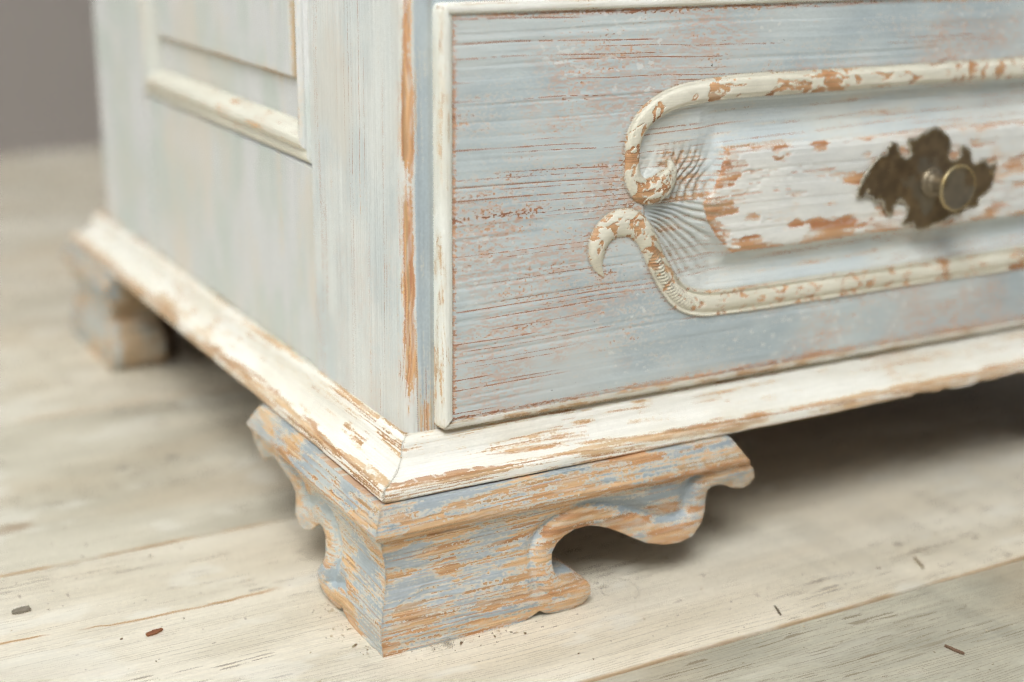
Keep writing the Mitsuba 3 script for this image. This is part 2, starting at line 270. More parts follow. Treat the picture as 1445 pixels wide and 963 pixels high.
show(C + '__bracket_foot_002__front_bracket', *crease(vr * [-1, 1, 1] + [W, 0, 0], fr[:, ::-1], ur), 'paint_foot_front')
vr, fr, ur = bracket(SIDE, 95, res=.004); vr, fr = swap(vr, fr)
show(C + '__bracket_foot_002__side_bracket', *crease(vr * [-1, 1, 1] + [W, 0, 0], fr[:, ::-1], ur), 'paint_foot_side')

# ---- base moulding (p outwards, z, wear, olive tint)
BASE = [(-.012, .0733, .3, 0), (.0205, .0733, .5, .2), (.0219, .0738, .62, 0), (.0226, .0748, .50, 0), (.0226, .0765, .42, 0), (.0224, .0785, .52, 0), (.0217, .0797, .78, 0), (.0200, .0803, .62, 0), (.0170, .0806, .26, 0), (.0133, .0811, .12, 0), (.0105, .0823, .10, 0),
        (.0087, .0836, .16, 0), (.0068, .0858, .22, 0), (.0058, .0885, .20, 0), (.0054, .0905, .24, 0), (.0047, .0925, .20, 0), (.0036, .0940, .30, 0), (.0020, .0950, .48, 0), (.0004, .0954, .5, .3), (-.012, .0955, .3, .3)]
def base_run(L, spans, seed, front, key, mat):
    pr = resample(BASE, .0008); xs = uneven(*spans)
    p, z, w, g = (np.repeat(pr[None, :, i], len(xs), 0).copy() for i in range(4))
    t = np.repeat(xs[:, None], pr.shape[0], 1)
    X = np.where(t < .03, -p + (t / .03) * (.03 + p), t)                # mitre at the corner
    cm = np.clip((nf(P3(X * 24, z * 330 + p * 260, seed), 4, seed + 31) - (.575 if front else .545)) / .03, 0, 1)
    vis = np.repeat(np.clip((pr[None, :, 0] + .002) / .004, 0, 1), len(xs), 0)
    q = P3(X * 15, z * 330 + p * 120, seed)
    rel = (nf(q, 3, seed) - .5) * .0007 + (nz(P3(X * 40, z * 1300 + p * 700, seed), seed) - .5) * .00025
    p += vis * (rel - .00022 * cm); z += vis * (rel * .6 - .00012 * cm); w += .27 * cm - .10
    lipm = np.exp(-((pr[None, :, 1] - .0765) / .003) ** 2) * (pr[None, :, 0] > .012)
    chew = np.clip(nf(P3(X * 55, 0, seed), 3, seed + 2) - .52, 0, 1)
    if front:
        nib = .5 * np.clip((X - .24) / .05, 0, 1) * np.clip(nf(P3(X * 70, 3, 0), 3, 5) - .42, 0, 1) * np.clip((.0795 - z) / .006, 0, 1) * (pr[None, :, 0] > 0)
        z += nib * .011
        w += .25 * nib * 4
    p -= lipm * chew * .004
    w += lipm * (chew * 1.2 + (nf(P3(X * 30, 1, seed), 2, 7) - .5) * .5)
    if not front: w += .06 + .16 * (nf(P3(X * 9, z * 30, seed), 2, 9) - .5)
    mit = np.exp(-np.abs(X + p) / .0018); w += .18 * mit * (nf(P3(X * 100, z * 200, 0), 2, 3) - .35); g += .75 * np.exp(-np.abs(X + p) / .0005) * vis
    p -= vis * .0008 * np.exp(-np.abs(X + p) / .0007)
    V = P3(X, -p, z).reshape(-1, 3) if front else P3(-p, X, z).reshape(-1, 3)
    f = grid_faces(*X.shape); f = f if front else f[:, ::-1]
    add(key, (V, f), mat, np.c_[w.ravel(), g.ravel()], smooth=True)
base_run(W, ((0, .03, .0007), (.03, .40, .0008), (.40, W + .02, .01)), 3, True, C + '__base_moulding', 'paint_base_front')
base_run(D, ((0, .03, .0007), (.03, .20, .001), (.20, D + .022, .004)), 8, False, C + '__base_moulding_001', 'paint_base_side')
labels[C + '__base_moulding'] = {'label': 'cream front plinth moulding with a chipped lower lip'}
labels[C + '__base_moulding_001'] = {'label': 'cream side plinth moulding worn to wood streaks'}

# ---- corner post: side face, worn arris, narrow front face
ZT = .52
def post():
    prof = [(.045, .0012, 0, 0), (.0135, .0, .10, 0), (.0124, 0, .10, 0)]
    side = [(.0062, 0, .14), (.0050, .0000, .30), (.0038, .0004, .80), (.0018, .0017, .85), (.0007, .0031, .55), (.0001, .0046, .25), (0, .0062, .10)]
    prof = [(.045, 0, .05), (.0150, 0, .05), (.0142, 0, .08)] + side + [(0, .012, .06), (0, .03, .06), (0, .06, .07), (0, .085, .09), (0, .1035, .10), (0, .1078, .16), (.0003, .1083, .30), (.004, .1085, .15), (.02, .1084, 0)]
    pr = resample(np.array(prof), .0009); zs = uneven((.0945, .30, .0011), (.30, ZT, .01))
    X, Y, w = (np.repeat(pr[None, :, i], len(zs), 0).copy() for i in range(3)); Z = np.repeat(zs[:, None], len(pr), 1)
    arr = np.exp(-(((X + Y - .0042) / .003) ** 2)) * ((X < .007) & (Y < .008))
    g0 = nf(P3(3, X * 300 + Y * 300, Z * 26), 3, 4) - .5
    g1 = nf(P3(0, 0, Z * 40), 3, 9) - .5
    n1 = nf(P3(1, X * 500 + Y * 500, Z * 9), 3, 12) - .5
    X += arr * (.0012 * g1 + .0016 * g0) ; Y += arr * (.0012 * g1 + .0016 * g0)
    X += np.where(Y > .006, n1 * .0005, 0); Y += np.where((X > .006) & (Y < .004), n1 * .0004, 0)
    w = w + arr * (g0 * 1.5 + g1 * .9 - .10) + arr * np.clip((Z - .15) * 1.4, -.25, .15)
    front = (X > .005) & (Y < .004)
    w += np.where(front, .62 * np.clip((.128 - Z) / .02 + (g0) * 1.2, 0, 1), 0)
    olive_tint = np.where(front, .5 * np.clip((.103 - Z) / .008, 0, 1) * 0 + .7 * np.exp(-np.abs(X - .0128) / .0006), 0)
    V = P3(X, Y, Z).reshape(-1, 3); f = grid_faces(len(zs), len(pr)); uv = np.c_[w.ravel(), olive_tint.ravel()]
    cut = (V[f].mean(1)[:, 0] + 0 > .0052) & (V[f].mean(1)[:, 1] < .003)
    m, u = sub(V, f, cut, uv); add(C + '__corner_post__front_edge', m, 'paint_post_front', u)
    m, u = sub(V, f, ~cut, uv); add(C + '__corner_post__side_face', m, 'paint_post', u)
post()
labels[C + '__corner_post'] = {'label': 'front corner post with a long strip of bare orange wood along its edge'}

# ---- side: rear stile, bottom rail, moulding and raised panel
def board_side(key, y0, y1, z0, z1, x, mat, wear, seed, stepy=.002, stepz=.003, zfine=.3):
    ys = np.r_[y0, y0 + .0005, uneven((y0 + .0015, y1 - .0015, stepy)), y1 - .0005, y1]; zs = np.r_[z0, z0 + .0008, uneven((z0 + .002, min(z1 - .002, zfine), stepz))]
    zs = np.r_[zs, np.arange(zfine + .02, z1 - .004, .02), z1 - .002, z1] if z1 > zfine + .01 else np.r_[zs, z1]
    Y, Z = np.meshgrid(ys, zs, indexing='ij'); e = np.minimum(np.minimum(Y - y0, y1 - Y), np.minimum(Z - z0, z1 - Z))
    X = x + .0012 * np.exp(-e / .0009) + (nf(P3(seed, Y * 120, Z * 9), 3, seed) - .5) * .0007
    X[0], X[-1], X[:, 0], X[:, -1] = x + .015, x + .015, x + .015, x + .015
    w = wear + .3 * np.exp(-e / .0012) + .25 * (nf(P3(seed, Y * 22, Z * 8), 2, seed + 1) - .5)
    add(key, (P3(X, Y, Z).reshape(-1, 3), grid_faces(*Y.shape)[:, ::-1]), mat, np.c_[w.ravel(), w.ravel() * 0])
board_side(C + '__rear_post', .4015, D, .0945, ZT, 0., 'paint_side', .08, 21)
board_side(C + '__bottom_rail', .1088, .4010, .0945, .2030, .0006, 'paint_side', .12, 25, .002, .002)
def side_panel():
    y0, y1, z0 = .1086, .4012, .2022
    ys = uneven((y0, y0 + .03, .0008), (y0 + .03, y1 - .04, .0025), (y1 - .04, y1, .0012)); zs = uneven((z0, .262, .0008), (.262, .31, .002), (.31, ZT, .01))
    Y, Z = np.meshgrid(ys, zs, indexing='ij')
    bl, br, bb = y1 - Y, Y - y0, (Z - z0) * .0155 / .0185                                    # distance in from the opening's edges
    lw = .030                                                             # moulding widths
    d = np.minimum(np.minimum(bl * .0155 / .030, br * .0155 / .0070), bb)      # scaled so that .0155 = the moulding's inner edge
    kind = np.argmin(np.stack([bl * .0155 / .030, br * .0155 / .0070, bb]), 0)
    out = np.interp(d, [0, .0008, .0022, .0042, .0050, .0058, .0078, .0105, .0135, .0155], [.0004, -.0008, -.0016, -.0016, -.0008, -.0020, -.0046, -.0044, .0002, .0050])
    pe = np.minimum(np.minimum(.3685 - Y, Y - .1335), Z - .2412)           # raised panel
    ramp = np.minimum(np.minimum((y1 - .030 - Y) / .003, (Y - y0 - .0070) / .0170), (Z - z0 - .0185) / .0205)
    X = np.where(d < .0155, out, .0050 - .0008 * np.clip(ramp, 0, 1))
    X = np.where(pe > 0, np.interp(pe, [0, .0010, .0020], [.0042, .0010, .0004]), X)
    X += (nf(P3(1, Y * 90, Z * 14), 3, 31) - .5) * .0006
    w = .10 + .20 * (nf(P3(1, Y * 30, Z * 12), 2, 33) - .5) + .75 * np.exp(-np.abs(pe - .0004) / .0018) + np.where((d < .0155), .14 + .25 * np.exp(-np.abs(d - .0082) / .001), 0)
    g = .30 * np.exp(-np.abs(d - .0155) / .0008) + .45 * np.exp(-np.abs(pe + .0002) / .0010) + .2 * np.exp(-np.abs(d - .0052) / .0005)
    V, f, uv = P3(X, Y, Z).reshape(-1, 3), grid_faces(*Y.shape)[:, ::-1], np.c_[w.ravel(), g.ravel()]
    fk, fd, fp = kind.ravel()[f[:, 0]], d.ravel()[f].mean(1), pe.ravel()[f].mean(1)
    for name, k in (('moulding', 2), ('moulding_001', 1), ('moulding_002', 0)):
        m, u = sub(V, f, (fd < .0155) & (fk == k), uv); add(C + '__side_panel__' + name, m, 'paint_moulding' if k == 2 else 'paint_side', u)
    m, u = sub(V, f, (fd >= .0155) & (fp < 0), uv); add(C + '__side_panel__bevel', m, 'paint_side', u)
    m, u = sub(V, f, (fd >= .0155) & (fp >= 0), uv); add(C + '__side_panel__raised_panel', m, 'paint_side', u)
side_panel()
labels[C + '__side_panel'] = {'label': 'framed panel in the side with a cream moulding below it'}

# ---- carcass behind
for nm, s in (('bottom_board', (.02, W - .02, .03, D - .01, .0800, .0930)), ('back_board', (.012, W - .012, D - .012, D, .0945, ZT)), ('right_side', (W - .02, W, .016, D, .0945, ZT)), ('top_board', (-.014, W + .014, -.018, D + .006, ZT, ZT + .022)), ('added_rear_plinth', (.05, W - .04, D - .022, D + .012, .002, .0725)), ('inner_lining', (.0135, W - .021, .03, D - .02, .2895, .2990))):  # rear board near the floor is added to keep light out underneath
    add(C + '__' + nm, slab(*s), 'bare_inside' if nm in ('bottom_board', 'inner_lining', 'added_rear_plinth') else 'paint_side', smooth=False)
add(C + '__drawer_rail', slab(.0136, W - .0136, .001, .03, .2890, .3010), 'paint_post_front', smooth=False)

# ---- drawer with carved front
XK, DX0, DZ0, DZ1 = .303, .0138, .0962, .2878
def spline(P, n, cols):
    P = np.array(P, float); s = np.r_[0, np.cumsum(np.linalg.norm(np.diff(P[:, :2], axis=0), axis=1))]
    return CubicSpline(s, P)(np.linspace(0, s[-1], n))
UPPER = [(.34, .2446, .0054), (.30, .2446, .0054), (.2444, .2446, .0055), (.2060, .2446, .0056), (.1715, .2446, .0057), (.1488, .2430, .0055), (.1308, .2393, .0053), (.1215, .2338, .0051), (.1150, .2251, .0048), (.1136, .2142, .0045), (.1150, .2044, .0050), (.1204, .1986, .0060), (.1272, .1985, .0066), (.1335, .2024, .0060), (.1362, .2078, .0034), (.1352, .2110, .0015)]
LOWER = [(.0999, .1598, .0006), (.0966, .1650, .0030), (.0956, .1708, .0048), (.0975, .1775, .0057), (.1028, .1826, .0064), (.1101, .1843, .0068), (.1182, .1815, .0064), (.1246, .1739, .0058), (.1304, .1628, .0056), (.1371, .1522, .0058), (.1447, .1441, .0062), (.1548, .1396, .0066), (.1700, .1379, .0066), (.1926, .1376, .0066), (.2149, .1376, .0066), (.2549, .1376, .0064), (.30, .1376, .0062), (.34, .1376, .0062)]
PANEL = [(.1678, .2152), (.1670, .2105), (.1650, .2025), (.1614, .1948), (.1561, .1890), (.1588, .1805), (.1650, .1718), (.1749, .1627), (.34, .1630), (.34, .2146), (.2403, .2146)]
def drawer(key, z_off, fine):
    UP_, LO_ = spline(UPPER, 1500, 3), spline(LOWER, 1500, 3)
    if fine:
        xs = np.r_[DX0, DX0 + .00005, uneven((DX0 + .0003, .395, .0005), (.395, 2 * XK - DX0 - .0003, .003)), 2 * XK - DX0 - .00005, 2 * XK - DX0]
        zs = np.r_[DZ0, DZ0 + .00005, uneven((DZ0 + .0003, DZ1 - .0003, .0004)), DZ1 - .00005, DZ1]
    else: xs, zs = uneven((DX0, 2 * XK - DX0, .0022)), uneven((DZ0, DZ1, .0022))
    X, Z = np.meshgrid(xs, zs, indexing='ij')
    xf = XK - np.abs(X - XK); q = np.c_[xf.ravel(), Z.ravel()]; sh = X.shape
    # field inside the scroll frame
    inner = sg.Polygon(np.vstack([UP_[:1260, :2], LO_[330:, :2]])).buffer(0); panel = sg.Polygon(PANEL).buffer(-.0008).buffer(.0008)
    shapely.prepare(inner); shapely.prepare(panel)
    ins = shapely.contains_xy(inner, q[:, 0], q[:, 1]).reshape(sh); inp = shapely.contains_xy(panel, q[:, 0], q[:, 1]).reshape(sh)
    ring = resample(np.array(panel.exterior.coords), .0005); ring = ring[ring[:, 0] < .335]
    dp = cKDTree(ring).query(q)[0].reshape(sh)
    du, iu = cKDTree(UP_[:, :2]).query(q); dl, il = cKDTree(LO_[:, :2]).query(q)
    du, iu, dl, il = (a.reshape(sh) for a in (du, iu, dl, il))
    hu, hl = UP_[iu, 2], LO_[il, 2]; ru, rl = du / hu, dl / hl
    rough = (nf(P3(X * 130, Z * 130, 2), 3, 3) - .5)
    mu = np.where(ru < 1, np.interp(ru, [0, .35, .60, .72, .80, .90, 1], [.0027, .0026, .0022, .0012, .0009, .0011, 0.]) * np.clip(hu / .0035, 0, 1), np.where(ru < 1.5, -(ru - 1) * hu * 1.8, -1))
    sl = il / 1500.; arcl = il * .00025
    ribs = np.clip(1.5 * np.sin(((il * 0.000252) + .0022 * rl + .0008 * (nf(P3(X * 90, Z * 90, 3), 2, 77) - .5)) / .0024 * 2 * np.pi), -1, 1) * np.clip((sl - .185) / .03, 0, 1) * np.clip((.37 - sl) / .06, 0, 1)
    ml = np.where(rl < 1, np.interp(rl, [0, .30, .54, .64, .72, .82, .92, 1], [.0025, .0022, .0012, .0003, .0004, .0013, .0014, .0]) * np.clip(hl / .004, 0, 1) + np.where(rl < .6, ribs * .00055, 0), np.where(rl < 1.5, -(rl - 1) * hl * 1.8, -1))
    tailm = np.clip((.245 - sl) / .06, 0, 1)
    ml = np.where((rl < 1), ml * (1 - tailm) + tailm * (.0028 * np.clip(1 - rl ** 2, 0, 1) ** .7 * np.clip(hl / .005, 0, 1)), ml)
    onm = (ru < 1) | (rl < 1)
    wave = nf(P3(X * 26, Z * 26, 7), 2, 41) - .5
    dm = np.minimum(du - hu, dl - hl)
    # carved ground
    qd = np.clip(dp / .0095, 0, 1); qm = np.clip(dm / .007, 0, 1)
    h = -.0064 * (1 - (1 - qd) ** 2) * (.50 + .50 * qm)
    carve = np.clip((.1660 - xf) / .012, 0, 1)
    h = h * (1 - .45 * carve)
    up = np.clip((Z - .1885) / .004, 0, 1); la = np.clip((xf - .128) / .006, 0, 1) * np.clip((.2200 - Z) / .010, 0, 1) * carve * up
    wx, wz = xf + .0036 * (nf(P3(X * 60, Z * 60, 0), 2, 8) - .5), Z + .0036 * (nf(P3(X * 60, Z * 60, 5), 2, 9) - .5)
    def groove(t, sp, wd): return np.exp(-((np.abs((t / sp) % 1 - .5)) * sp / wd) ** 2)
    fm = np.where(ins, 1., 0.)
    lat = fm * np.maximum(groove(wx * .86 - wz * .51 + .0016 * np.sin(wz * 260), .0040, .0007 + .0005 * nf(P3(X * 60, Z * 60, 3), 2, 81)), .55 * groove(wx * .55 + wz * .83, .0058, .0008))
    ang = np.arctan2(wz - .1930, wx - .1130); rad = np.hypot(wz - .1930, wx - .1130)
    fan = fm * groove((ang + 7. * (rad - .014) * np.clip(rad - .014, 0, 1) * 6) * .046 + .0024 * (nf(P3(X * 45, Z * 45, 9), 2, 71) - .5),   .0042, .00055 + .0008 * nf(P3(X * 50, Z * 50, 2), 2, 72)) * np.clip((rad - .014) / .006, 0, 1) * np.clip((.062 - rad) / .014, 0, 1) * (1 - up) * np.clip((.176 - xf) / .012, 0, 1)
    eye = fm * groove(np.hypot(xf - .121, Z - .2120), .0038, .0007) * np.clip((.132 - xf) / .006, 0, 1) * np.clip((Z - .204) / .004, 0, 1) * .6
    h = h - .0014 * lat * la - .0013 * fan - .0006 * eye + .0009 * rough * carve
    hp = np.interp(dp, [0, .0012, .0030], [.0, .0012, .0016])
    H = np.where(ins, np.where(inp, hp, h), 0.)
    H = np.where(ins | (ru < 1) | (rl < 1), np.maximum(H, np.maximum(mu, ml)), H) + np.where((ru < 1) | (rl < 1), rough * .0007, 0)
    # flat grain relief
    gz = Z + .0035 * (nf(P3(X * 6, Z * 14, 1), 2, 12) - .5)
    gr = (nf(P3(X * 9, gz * 330, 1), 3, 13) - .5) * .00056 - np.clip((nz(P3(X * 4, gz * 520, 1), 15) - .66) / .12, 0, 1) * .00022
    H += np.where((ru < 1) | (rl < 1), .25, 1) * gr
    # bead round the drawer
    x1 = 2 * XK - DX0
    de = np.stack([X - DX0, x1 - X, DZ1 - Z, Z - DZ0]); r = .004
    ax, az = np.minimum(X - DX0, x1 - X), np.minimum(Z - DZ0, DZ1 - Z)
    d = np.where((ax < r) & (az < r), r - np.hypot(r - ax, r - az), np.minimum(ax, az)); d = np.maximum(d, 0) if not fine else d
    kind = np.argmin(de, 0)
    bw = np.where(kind == 3, .0034, np.where(kind == 2, .0046, .0062))
    rb = np.clip(d / bw, 0, 1)
    bead = np.where(kind == 3, .0013, .0024) * np.sqrt(np.clip(1 - (2 * rb - 1) ** 2, 0, 1))
    H = np.where(d < bw, bead + rough * .0006 - .0005 * (1 - rb), H - .0005 * np.exp(-((d - bw - .0006) / .0005) ** 2))
    H = np.where(d <= .00003, -.008, H)
    # wear
    def spot(x, z, sx, sz): return np.exp(-((xf - x) / sx) ** 2 - ((Z - z) / sz) ** 2)
    low = nf(P3(X * 22, Z * 40, 2), 3, 22) - .5
    wb = .07 + .22 * low + .30 * spot(.092, .196, .024, .018) + .12 * spot(.07, .215, .03, .03) + .20 * spot(.085, .148, .050, .022) + .16 * spot(.13, .262, .06, .012) + .14 * spot(.045, .13, .03, .02) + .14 * spot(.05, .20, .05, .03) + .22 * np.exp(-np.clip(dm, 0, 1) / .0016) + .66 * np.exp(-((d - bw - .0010) / np.where(kind == 3, .0021, np.where(kind == 2, .0014, .0011))) ** 2)
    along = np.where(ru < rl, iu, il) * .00026
    dens = .05 * low + np.where(ru < rl, .075 * spot(.1140, .2100, .008, .02) + .10 * spot(.127, .198, .014, .006) + .035 * (Z > .235), .10 * np.clip((.175 - sl) / .05, 0, 1) * np.exp(-((rl - .1) / .4) ** 2) + .085 * np.exp(-((sl - .23) / .06) ** 2) * (rl < .55) - .035 * (sl > .42))
    wq = nf(P3(X * 150, Z * 150, 8), 3, 57) - .5; fl = nf(P3((along * .8 + X * .6 + .012 * wq) * 170, np.where(ru < rl, du, dl) * 420 + Z * 160 + 5 * wq + 5 * (ru < rl), 2), 5, 51)
    chip = np.where(onm, np.clip((fl + dens - .585) / .03, 0, 1), 0)
    rimc = np.where(onm, np.exp(-((np.minimum(ru, rl) - .97) / .05) ** 2), 0) * (nf(P3(X * 70, Z * 70, 4), 3, 53) > .50)
    H -= .00035 * chip
    H += np.where(onm, wave * .0009, 0)
    wm = .14 + .62 * chip + .40 * rimc
    wf = .18 + .24 * low + .22 * la + .10 * fan + .34 * la * lat * (nf(P3(X * 60, Z * 60, 3), 2, 5) > .42) + .42 * fan * nf(P3(X * 80, Z * 80, 6), 2, 15) + .22 * np.exp(-dp / .0018) * (.3 + (Z > .19))
    pch = np.clip((nf(P3(X * 70, Z * 190, 5), 4, 61) - .56 + .15 * np.exp(-dp / .006) * np.where(xf < .20, 1.25, .75) + .04 * low) / .03, 0, 1) * inp; H -= .0003 * pch
    wp = .06 + .20 * low + .45 * pch + .34 * np.exp(-dp / .0075) * np.clip((.225 - xf) / .05, .22, 1) * (.6 + .8 * nf(P3(X * 40, Z * 60, 3), 2, 7)) + .25 * np.exp(-dp / .0016) * (Z < .18)
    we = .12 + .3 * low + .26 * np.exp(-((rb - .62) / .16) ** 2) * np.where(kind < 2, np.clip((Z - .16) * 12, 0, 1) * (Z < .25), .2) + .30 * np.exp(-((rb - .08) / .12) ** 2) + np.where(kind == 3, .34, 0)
    fold = np.exp(-np.abs(ru - 1.02) / .10) + np.exp(-np.abs(rl - 1.02) / .10)  # olive-brown tint gathers along moulding edges, carved grooves and ribs
    olive_tint = .55 * np.clip(fold, 0, 1) * np.where(ins, .8, .9) + .5 * np.exp(-((d - bw) / .0004) ** 2) * .5 + .50 * fan + .45 * la * lat + np.where((rl < .62) & (ribs < -.2), .55 * np.abs(ribs), 0) + np.where((kind == 3) & (d < bw), .30 + .5 * np.clip((.5 - rb) * 3, 0, 1), 0)  # bottom bead is dirty tan, with its shade also put into the colour
    V = P3(X, -.0060 - H, Z + z_off).reshape(-1, 3); f = grid_faces(*sh)
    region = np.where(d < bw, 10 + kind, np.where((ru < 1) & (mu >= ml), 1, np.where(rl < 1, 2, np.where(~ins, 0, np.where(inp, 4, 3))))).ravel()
    right = (X > XK).ravel()
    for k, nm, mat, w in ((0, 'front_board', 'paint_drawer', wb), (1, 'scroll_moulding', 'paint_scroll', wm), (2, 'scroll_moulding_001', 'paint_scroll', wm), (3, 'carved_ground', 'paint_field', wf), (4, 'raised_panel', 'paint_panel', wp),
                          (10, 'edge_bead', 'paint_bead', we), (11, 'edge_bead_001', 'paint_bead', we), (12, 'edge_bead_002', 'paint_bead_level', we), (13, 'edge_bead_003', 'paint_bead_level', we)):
        m, u = sub(V, f, region[f[:, 0]] == k, np.c_[w.ravel(), np.clip(olive_tint, 0, 1).ravel()])
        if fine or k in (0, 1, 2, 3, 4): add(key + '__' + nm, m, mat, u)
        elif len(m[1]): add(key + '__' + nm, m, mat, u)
    add(key + '__drawer_box', slab(DX0 + .004, x1 - .004, .003, .40, DZ0 + z_off + .002, DZ1 + z_off - .002), 'bare_inside', smooth=False)
DR = C + '__drawer'
drawer(DR, 0, True)
drawer(C + '__drawer_001', .2060, False)
labels[DR] = {'label': 'lowest drawer with carved scroll moulding and brass plate on its worn blue front'}
labels[C + '__drawer_001'] = {'label': 'upper drawer just above the top edge of view'}
labels[DR + '__scroll_moulding'] = {'label': 'upper cream scroll moulding curling inwards at its end'}
labels[DR + '__scroll_moulding_001'] = {'label': 'lower cream moulding with a ribbed bend and a hooked tail'}

# ---- brass plate and knob
PLATE = [(.2502,.1852),(.2527,.193),(.2568,.1984),(.2615,.2031),(.2646,.2050),(.2690,.2054),(.2699,.2094),(.273,.2117),(.2769,.2105),(.2783,.207),(.2801,.2039),(.2831,.2026),(.2859,.2042),(.2852,.2079),(.2835,.2110),(.2848,.2128),(.2888,.2124),(.2934,.2143),(.2981,.2161),(.3029,.2177),(.3071,.2155),(.3115,.2127),(.3144,.2095),(.3150,.2057),(.3132,.2029),(.3129,.2003),(.3158,.1986),(.3194,.1987),(.3216,.2011),(.322,.2052),(.3234,.2062),(.3277,.2048),(.3307,.2016),(.3314,.1966),(.3336,.1953),(.338,.1972),(.3416,.1973),(.3448,.1937),(.3482,.1953),(.3496,.1963),(.3507,.1924),(.3499,.1871),(.3482,.1811),(.3439,.1776),(.3389,.1757),(.3401,.1714),(.3349,.1711),(.3303,.1707),(.3275,.1683),(.3193,.1679),(.3141,.165),(.3076,.1641),(.3028,.1623),(.2979,.1616),(.2937,.1632),(.2929,.1656),(.2864,.1662),(.2837,.168),(.2868,.1714),(.2874,.1744),(.2851,.1776),(.281,.1787),(.2783,.1767),(.2779,.1723),(.276,.1717),(.2729,.1735),(.2696,.1768),(.2688,.1798),(.2662,.1815),(.2635,.1807),(.2613,.1835),(.2573,.1846),(.2537,.1838)]
def plate():
    pl = resample(np.array(PLATE + PLATE[:1]), .0006)[:-1]; pl = pl + (nf(np.c_[pl * 700, pl[:, :1] * 0], 2, 5) - .5)[:, None] * .0011 * np.array([1, -1])
    po = m3.CrossSection([pl]); po = po if po.area() > 0 else m3.CrossSection([pl[::-1]])
    po = po.offset(.0002, m3.JoinType.Round).offset(-.0002, m3.JoinType.Round)
    m = m3.Manifold.extrude(po, .0012).refine_to_length(.0008).to_mesh()
    v, f = np.array(m.vert_properties[:, :3], float), np.array(m.tri_verts)
    ring = resample(np.array(PLATE + PLATE[:1]), .0003); e = cKDTree(ring).query(v[:, :2])[0]
    r = np.hypot((v[:, 0] - .3020) / 1.5, v[:, 1] - .1885)
    dome = .0022 * np.exp(-(r / .013) ** 2) + .0005 * (nf(np.c_[v[:, :2] * 140, v[:, 2] * 0], 2, 3) - .5)
    top = v[:, 2] > .0006
    curl = np.where(v[:, 0] < .272, .0016 * np.exp(-e / .003), 0)
    y = -.0078 - v[:, 2] - dome - curl + np.where(top, .0005 * np.exp(-e / .0006), 0)
    w = np.where(top, .75 * np.exp(-e / .0008) * (nf(np.c_[v[:, :2] * 120, v[:, 2] * 0], 2, 9) > .42), .2)
    add(DR + '__back_plate', (np.c_[v[:, 0], y, v[:, 1]], f[:, ::-1]), 'aged_brass', np.c_[w, np.exp(-e / .0016)], label='jagged dark brass back plate cut in leaf shapes')
    for i, (x, z) in enumerate(((.2585, .1870), (.3460, .1890))):
        s = trimesh.creation.icosphere(2, .0011); s.apply_scale([1, .6, 1]); s.apply_translation([x, -.0096, z]); add(DR + '__pin' + ('' if i == 0 else '_001'), s, 'aged_brass')
plate()
def knob():
    prof = [(0, 0), (.0078, 0), (.0082, .0012), (.0074, .0024), (.0055, .0034), (.0046, .0052), (.0042, .0090), (.0046, .0120), (.0060, .0138), (.0088, .0150), (.0112, .0160), (.0122, .0170), (.0124, .0180), (.0119, .0188), (.0106, .0190), (.0096, .0187), (.006, .0184), (0, .0183)]
    pr = resample(np.array(prof), .0005); m = trimesh.creation.revolve(pr, sections=64)
    v = np.array(m.vertices); rr = np.hypot(v[:, 0], v[:, 1]); h = v[:, 2]
    w = np.where(h > .0158, np.clip(1 - np.abs(rr - .0117) / .0012, 0, 1) * .95, .05)
    vv = np.c_[v[:, 0] + .3010, -.0105 - h * 1.05, v[:, 1] + .1885]
    add(DR + '__knob', (vv, np.array(m.faces)[:, ::-1]), 'aged_brass', np.c_[w, w * 0], label='round flat faced brass knob with a bright rim')
knob()

# ------------------------------------------------------------------ litter on the floor
def chip(name, x, y, L, Wd, H, rot, col, label, cat, seed):
    b = trimesh.creation.box(extents=[L, Wd, H]).subdivide().subdivide().subdivide()
    v = np.array(b.vertices); t = np.abs(v[:, 0]) / (L / 2)
    v[:, 1] *= 1 - .55 * t ** 2 * (nf(np.c_[v[:, 0] * 400, v[:, 0] * 0, v[:, 0] * 0], 2, seed) + .2)
    v += (nf(v * 700, 2, seed)[:, None] - .5) * [L * .08, Wd * .4, H * .4]
    a = math.radians(rot); v = np.c_[v[:, 0] * math.cos(a) - v[:, 1] * math.sin(a) + x, v[:, 0] * math.sin(a) + v[:, 1] * math.cos(a) + y, v[:, 2] + H * .5 + .0003]
    def fn(p, n, uv): return mix(col, [c * .6 for c in col], fbm(p.x * 500., p.y * 900., p.z * 500., 2))
    m = 'litter_' + name; bsdf(m, fn, .7, .2); add(name, (v, np.array(b.faces)), m, smooth=False)
    labels[name] = {'label': label, 'category': cat}
chip('wood_chip', -.1594, .0968, .0085, .0038, .0014, 6, lin(150, 141, 126), 'small grey wood chip on the floor near the left edge', 'wood chip', 1)
chip('wood_chip_001', -.1094, .0461, .0085, .0030, .0008, 18, lin(150, 100, 72), 'reddish brown wood chip on the floor left of the near foot', 'wood chip', 2)
chip('splinter', .2097, -.1431, .0100, .0014, .0009, -77, lin(134, 108, 88), 'dark brown splinter on the grey front plank', 'splinter', 3)
chip('splinter_001', .2618, -.0658, .0135, .0011, .0008, -112, lin(150, 130, 98), 'thin tan splinter lying on the pale plank right of the foot', 'splinter', 4)
chip('splinter_002', .1625, -.0737, .0095, .0008, .0006, -111, lin(120, 108, 92), 'tiny grey splinter on the pale plank before the foot', 'splinter', 5)
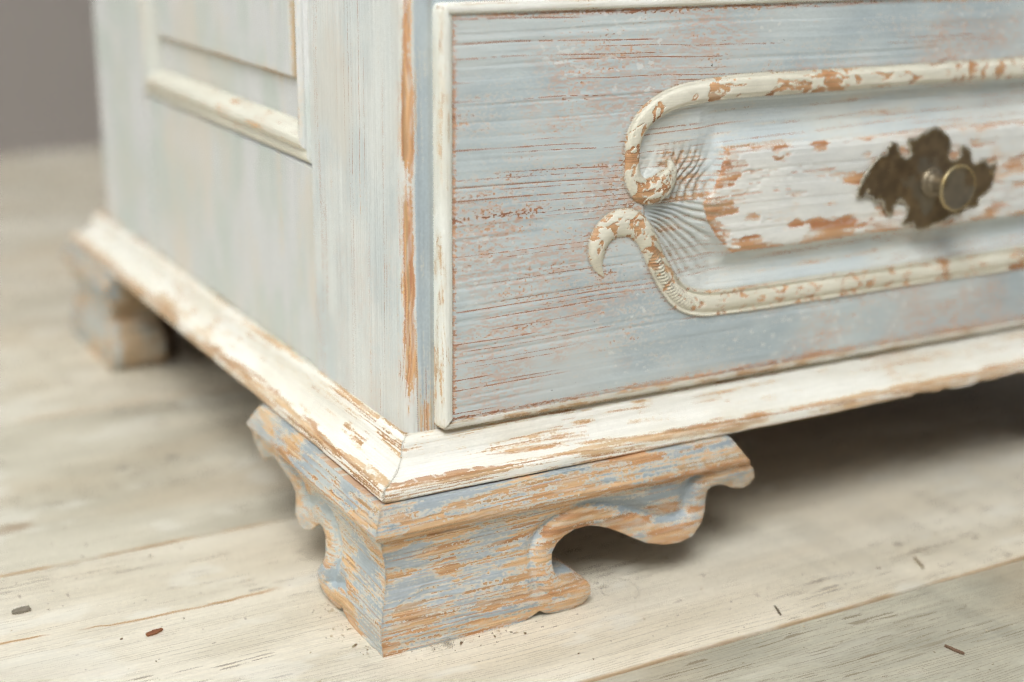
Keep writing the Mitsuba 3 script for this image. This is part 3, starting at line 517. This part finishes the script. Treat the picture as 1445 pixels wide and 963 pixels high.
def hair(name, pts, r, col, label, cat):
    P = np.array(pts, float); s = np.r_[0, np.cumsum(np.linalg.norm(np.diff(P, axis=0), axis=1))]; c = CubicSpline(s, P)(np.linspace(0, s[-1], 40))
    t = np.gradient(c, axis=0); t /= np.linalg.norm(t, axis=1, keepdims=True); a = np.cross(t, [0, 0, 1.]); a /= np.linalg.norm(a, axis=1, keepdims=True); b = np.cross(t, a)
    th = np.arange(5) / 5 * 2 * np.pi
    v = (c[:, None] + r * (np.cos(th)[None, :, None] * a[:, None] + np.sin(th)[None, :, None] * b[:, None])).reshape(-1, 3)
    i = np.arange(40 * 5).reshape(40, 5); j = np.roll(i, -1, 1); q = np.vstack([np.c_[i[:-1].ravel(), j[:-1].ravel(), j[1:].ravel()], np.c_[i[:-1].ravel(), j[1:].ravel(), i[1:].ravel()]])
    return v, q
scene['fibre'] = {'type': 'twosided', 'bsdf': {'type': 'diffuse', 'reflectance': {'type': 'rgb', 'value': [.36, .33, .28]}}}
add('fibre_curl', hair('', [(.108, -.030, .0006), (.116, -.020, .0009), (.112, -.008, .0012), (.101, -.012, .0007), (.098, -.022, .0005)], .00008, 0, 0, 0), 'fibre')
labels['fibre_curl'] = {'label': 'fine curled thread lying on the floor just right of the near foot', 'category': 'thread'}
rng = random.Random(5); vs_, fs2, o = [], [], 0
for k in range(18):
    x, y = .004 + rng.gauss(0, .006), -.0285 + rng.gauss(0, .0016); a = rng.random() * 6.3
    v, q = hair('', [(x, y, .0005), (x + .003 * math.cos(a), y + .0015 * math.sin(a), .0012 + rng.random() * .0015), (x + .004 * math.cos(a + 1), y + .0025 * math.sin(a + 1), .0006)], .00007, 0, 0, 0)
    vs_.append(v); fs2.append(q + o); o += len(v)
add('dust_fluff', (np.vstack(vs_), np.vstack(fs2)), 'fibre')
labels['dust_fluff'] = {'label': 'wisp of grey dust fluff caught under the near foot', 'category': 'dust'}

rg = np.random.default_rng(11); cv, cf, o = [], [], 0
for k in range(230):
    if k < 90:                                                          # gathered along the foot's edges
        side = rg.random() < .5; u = rg.random() * .06; q = abs(rg.normal(0, .006)) + .0005
        x, y = (-.0255 - q, -.02 + u) if side else (-.02 + u * 1.1, -.0255 - q)
    else: x, y = rg.uniform(-.22, .30), rg.uniform(-.14, .14)
    if x > -.024 and y > -.024 and k >= 90: continue
    m = trimesh.creation.icosphere(0, 1.0); r = .00018 + .0004 * rg.random() ** 3
    v = np.array(m.vertices) * (r * np.array([1 + 2.2 * rg.random() ** 2, 1, .7])) * (1 + .5 * rg.random((12, 1))); a = rg.random() * 6.28
    v = np.c_[v[:, 0] * math.cos(a) - v[:, 1] * math.sin(a) + x, v[:, 0] * math.sin(a) + v[:, 1] * math.cos(a) + y, v[:, 2] + r * .6]
    cv.append(v); cf.append(np.array(m.faces) + o); o += 12
def crumb_fn(p, n, uv): return mix(lin(196, 182, 156), lin(112, 92, 70), smoothstep(.4, .7, noise(p.x * 240., p.y * 240., 3.)))
bsdf('crumb', crumb_fn, .8, .2)
add('wood_dust', (np.vstack(cv), np.vstack(cf)), 'crumb', smooth=False)
labels['wood_dust'] = {'label': 'tiny crumbs of wood and paint scattered on the floor round the near foot', 'category': 'dust', 'kind': 'stuff'}
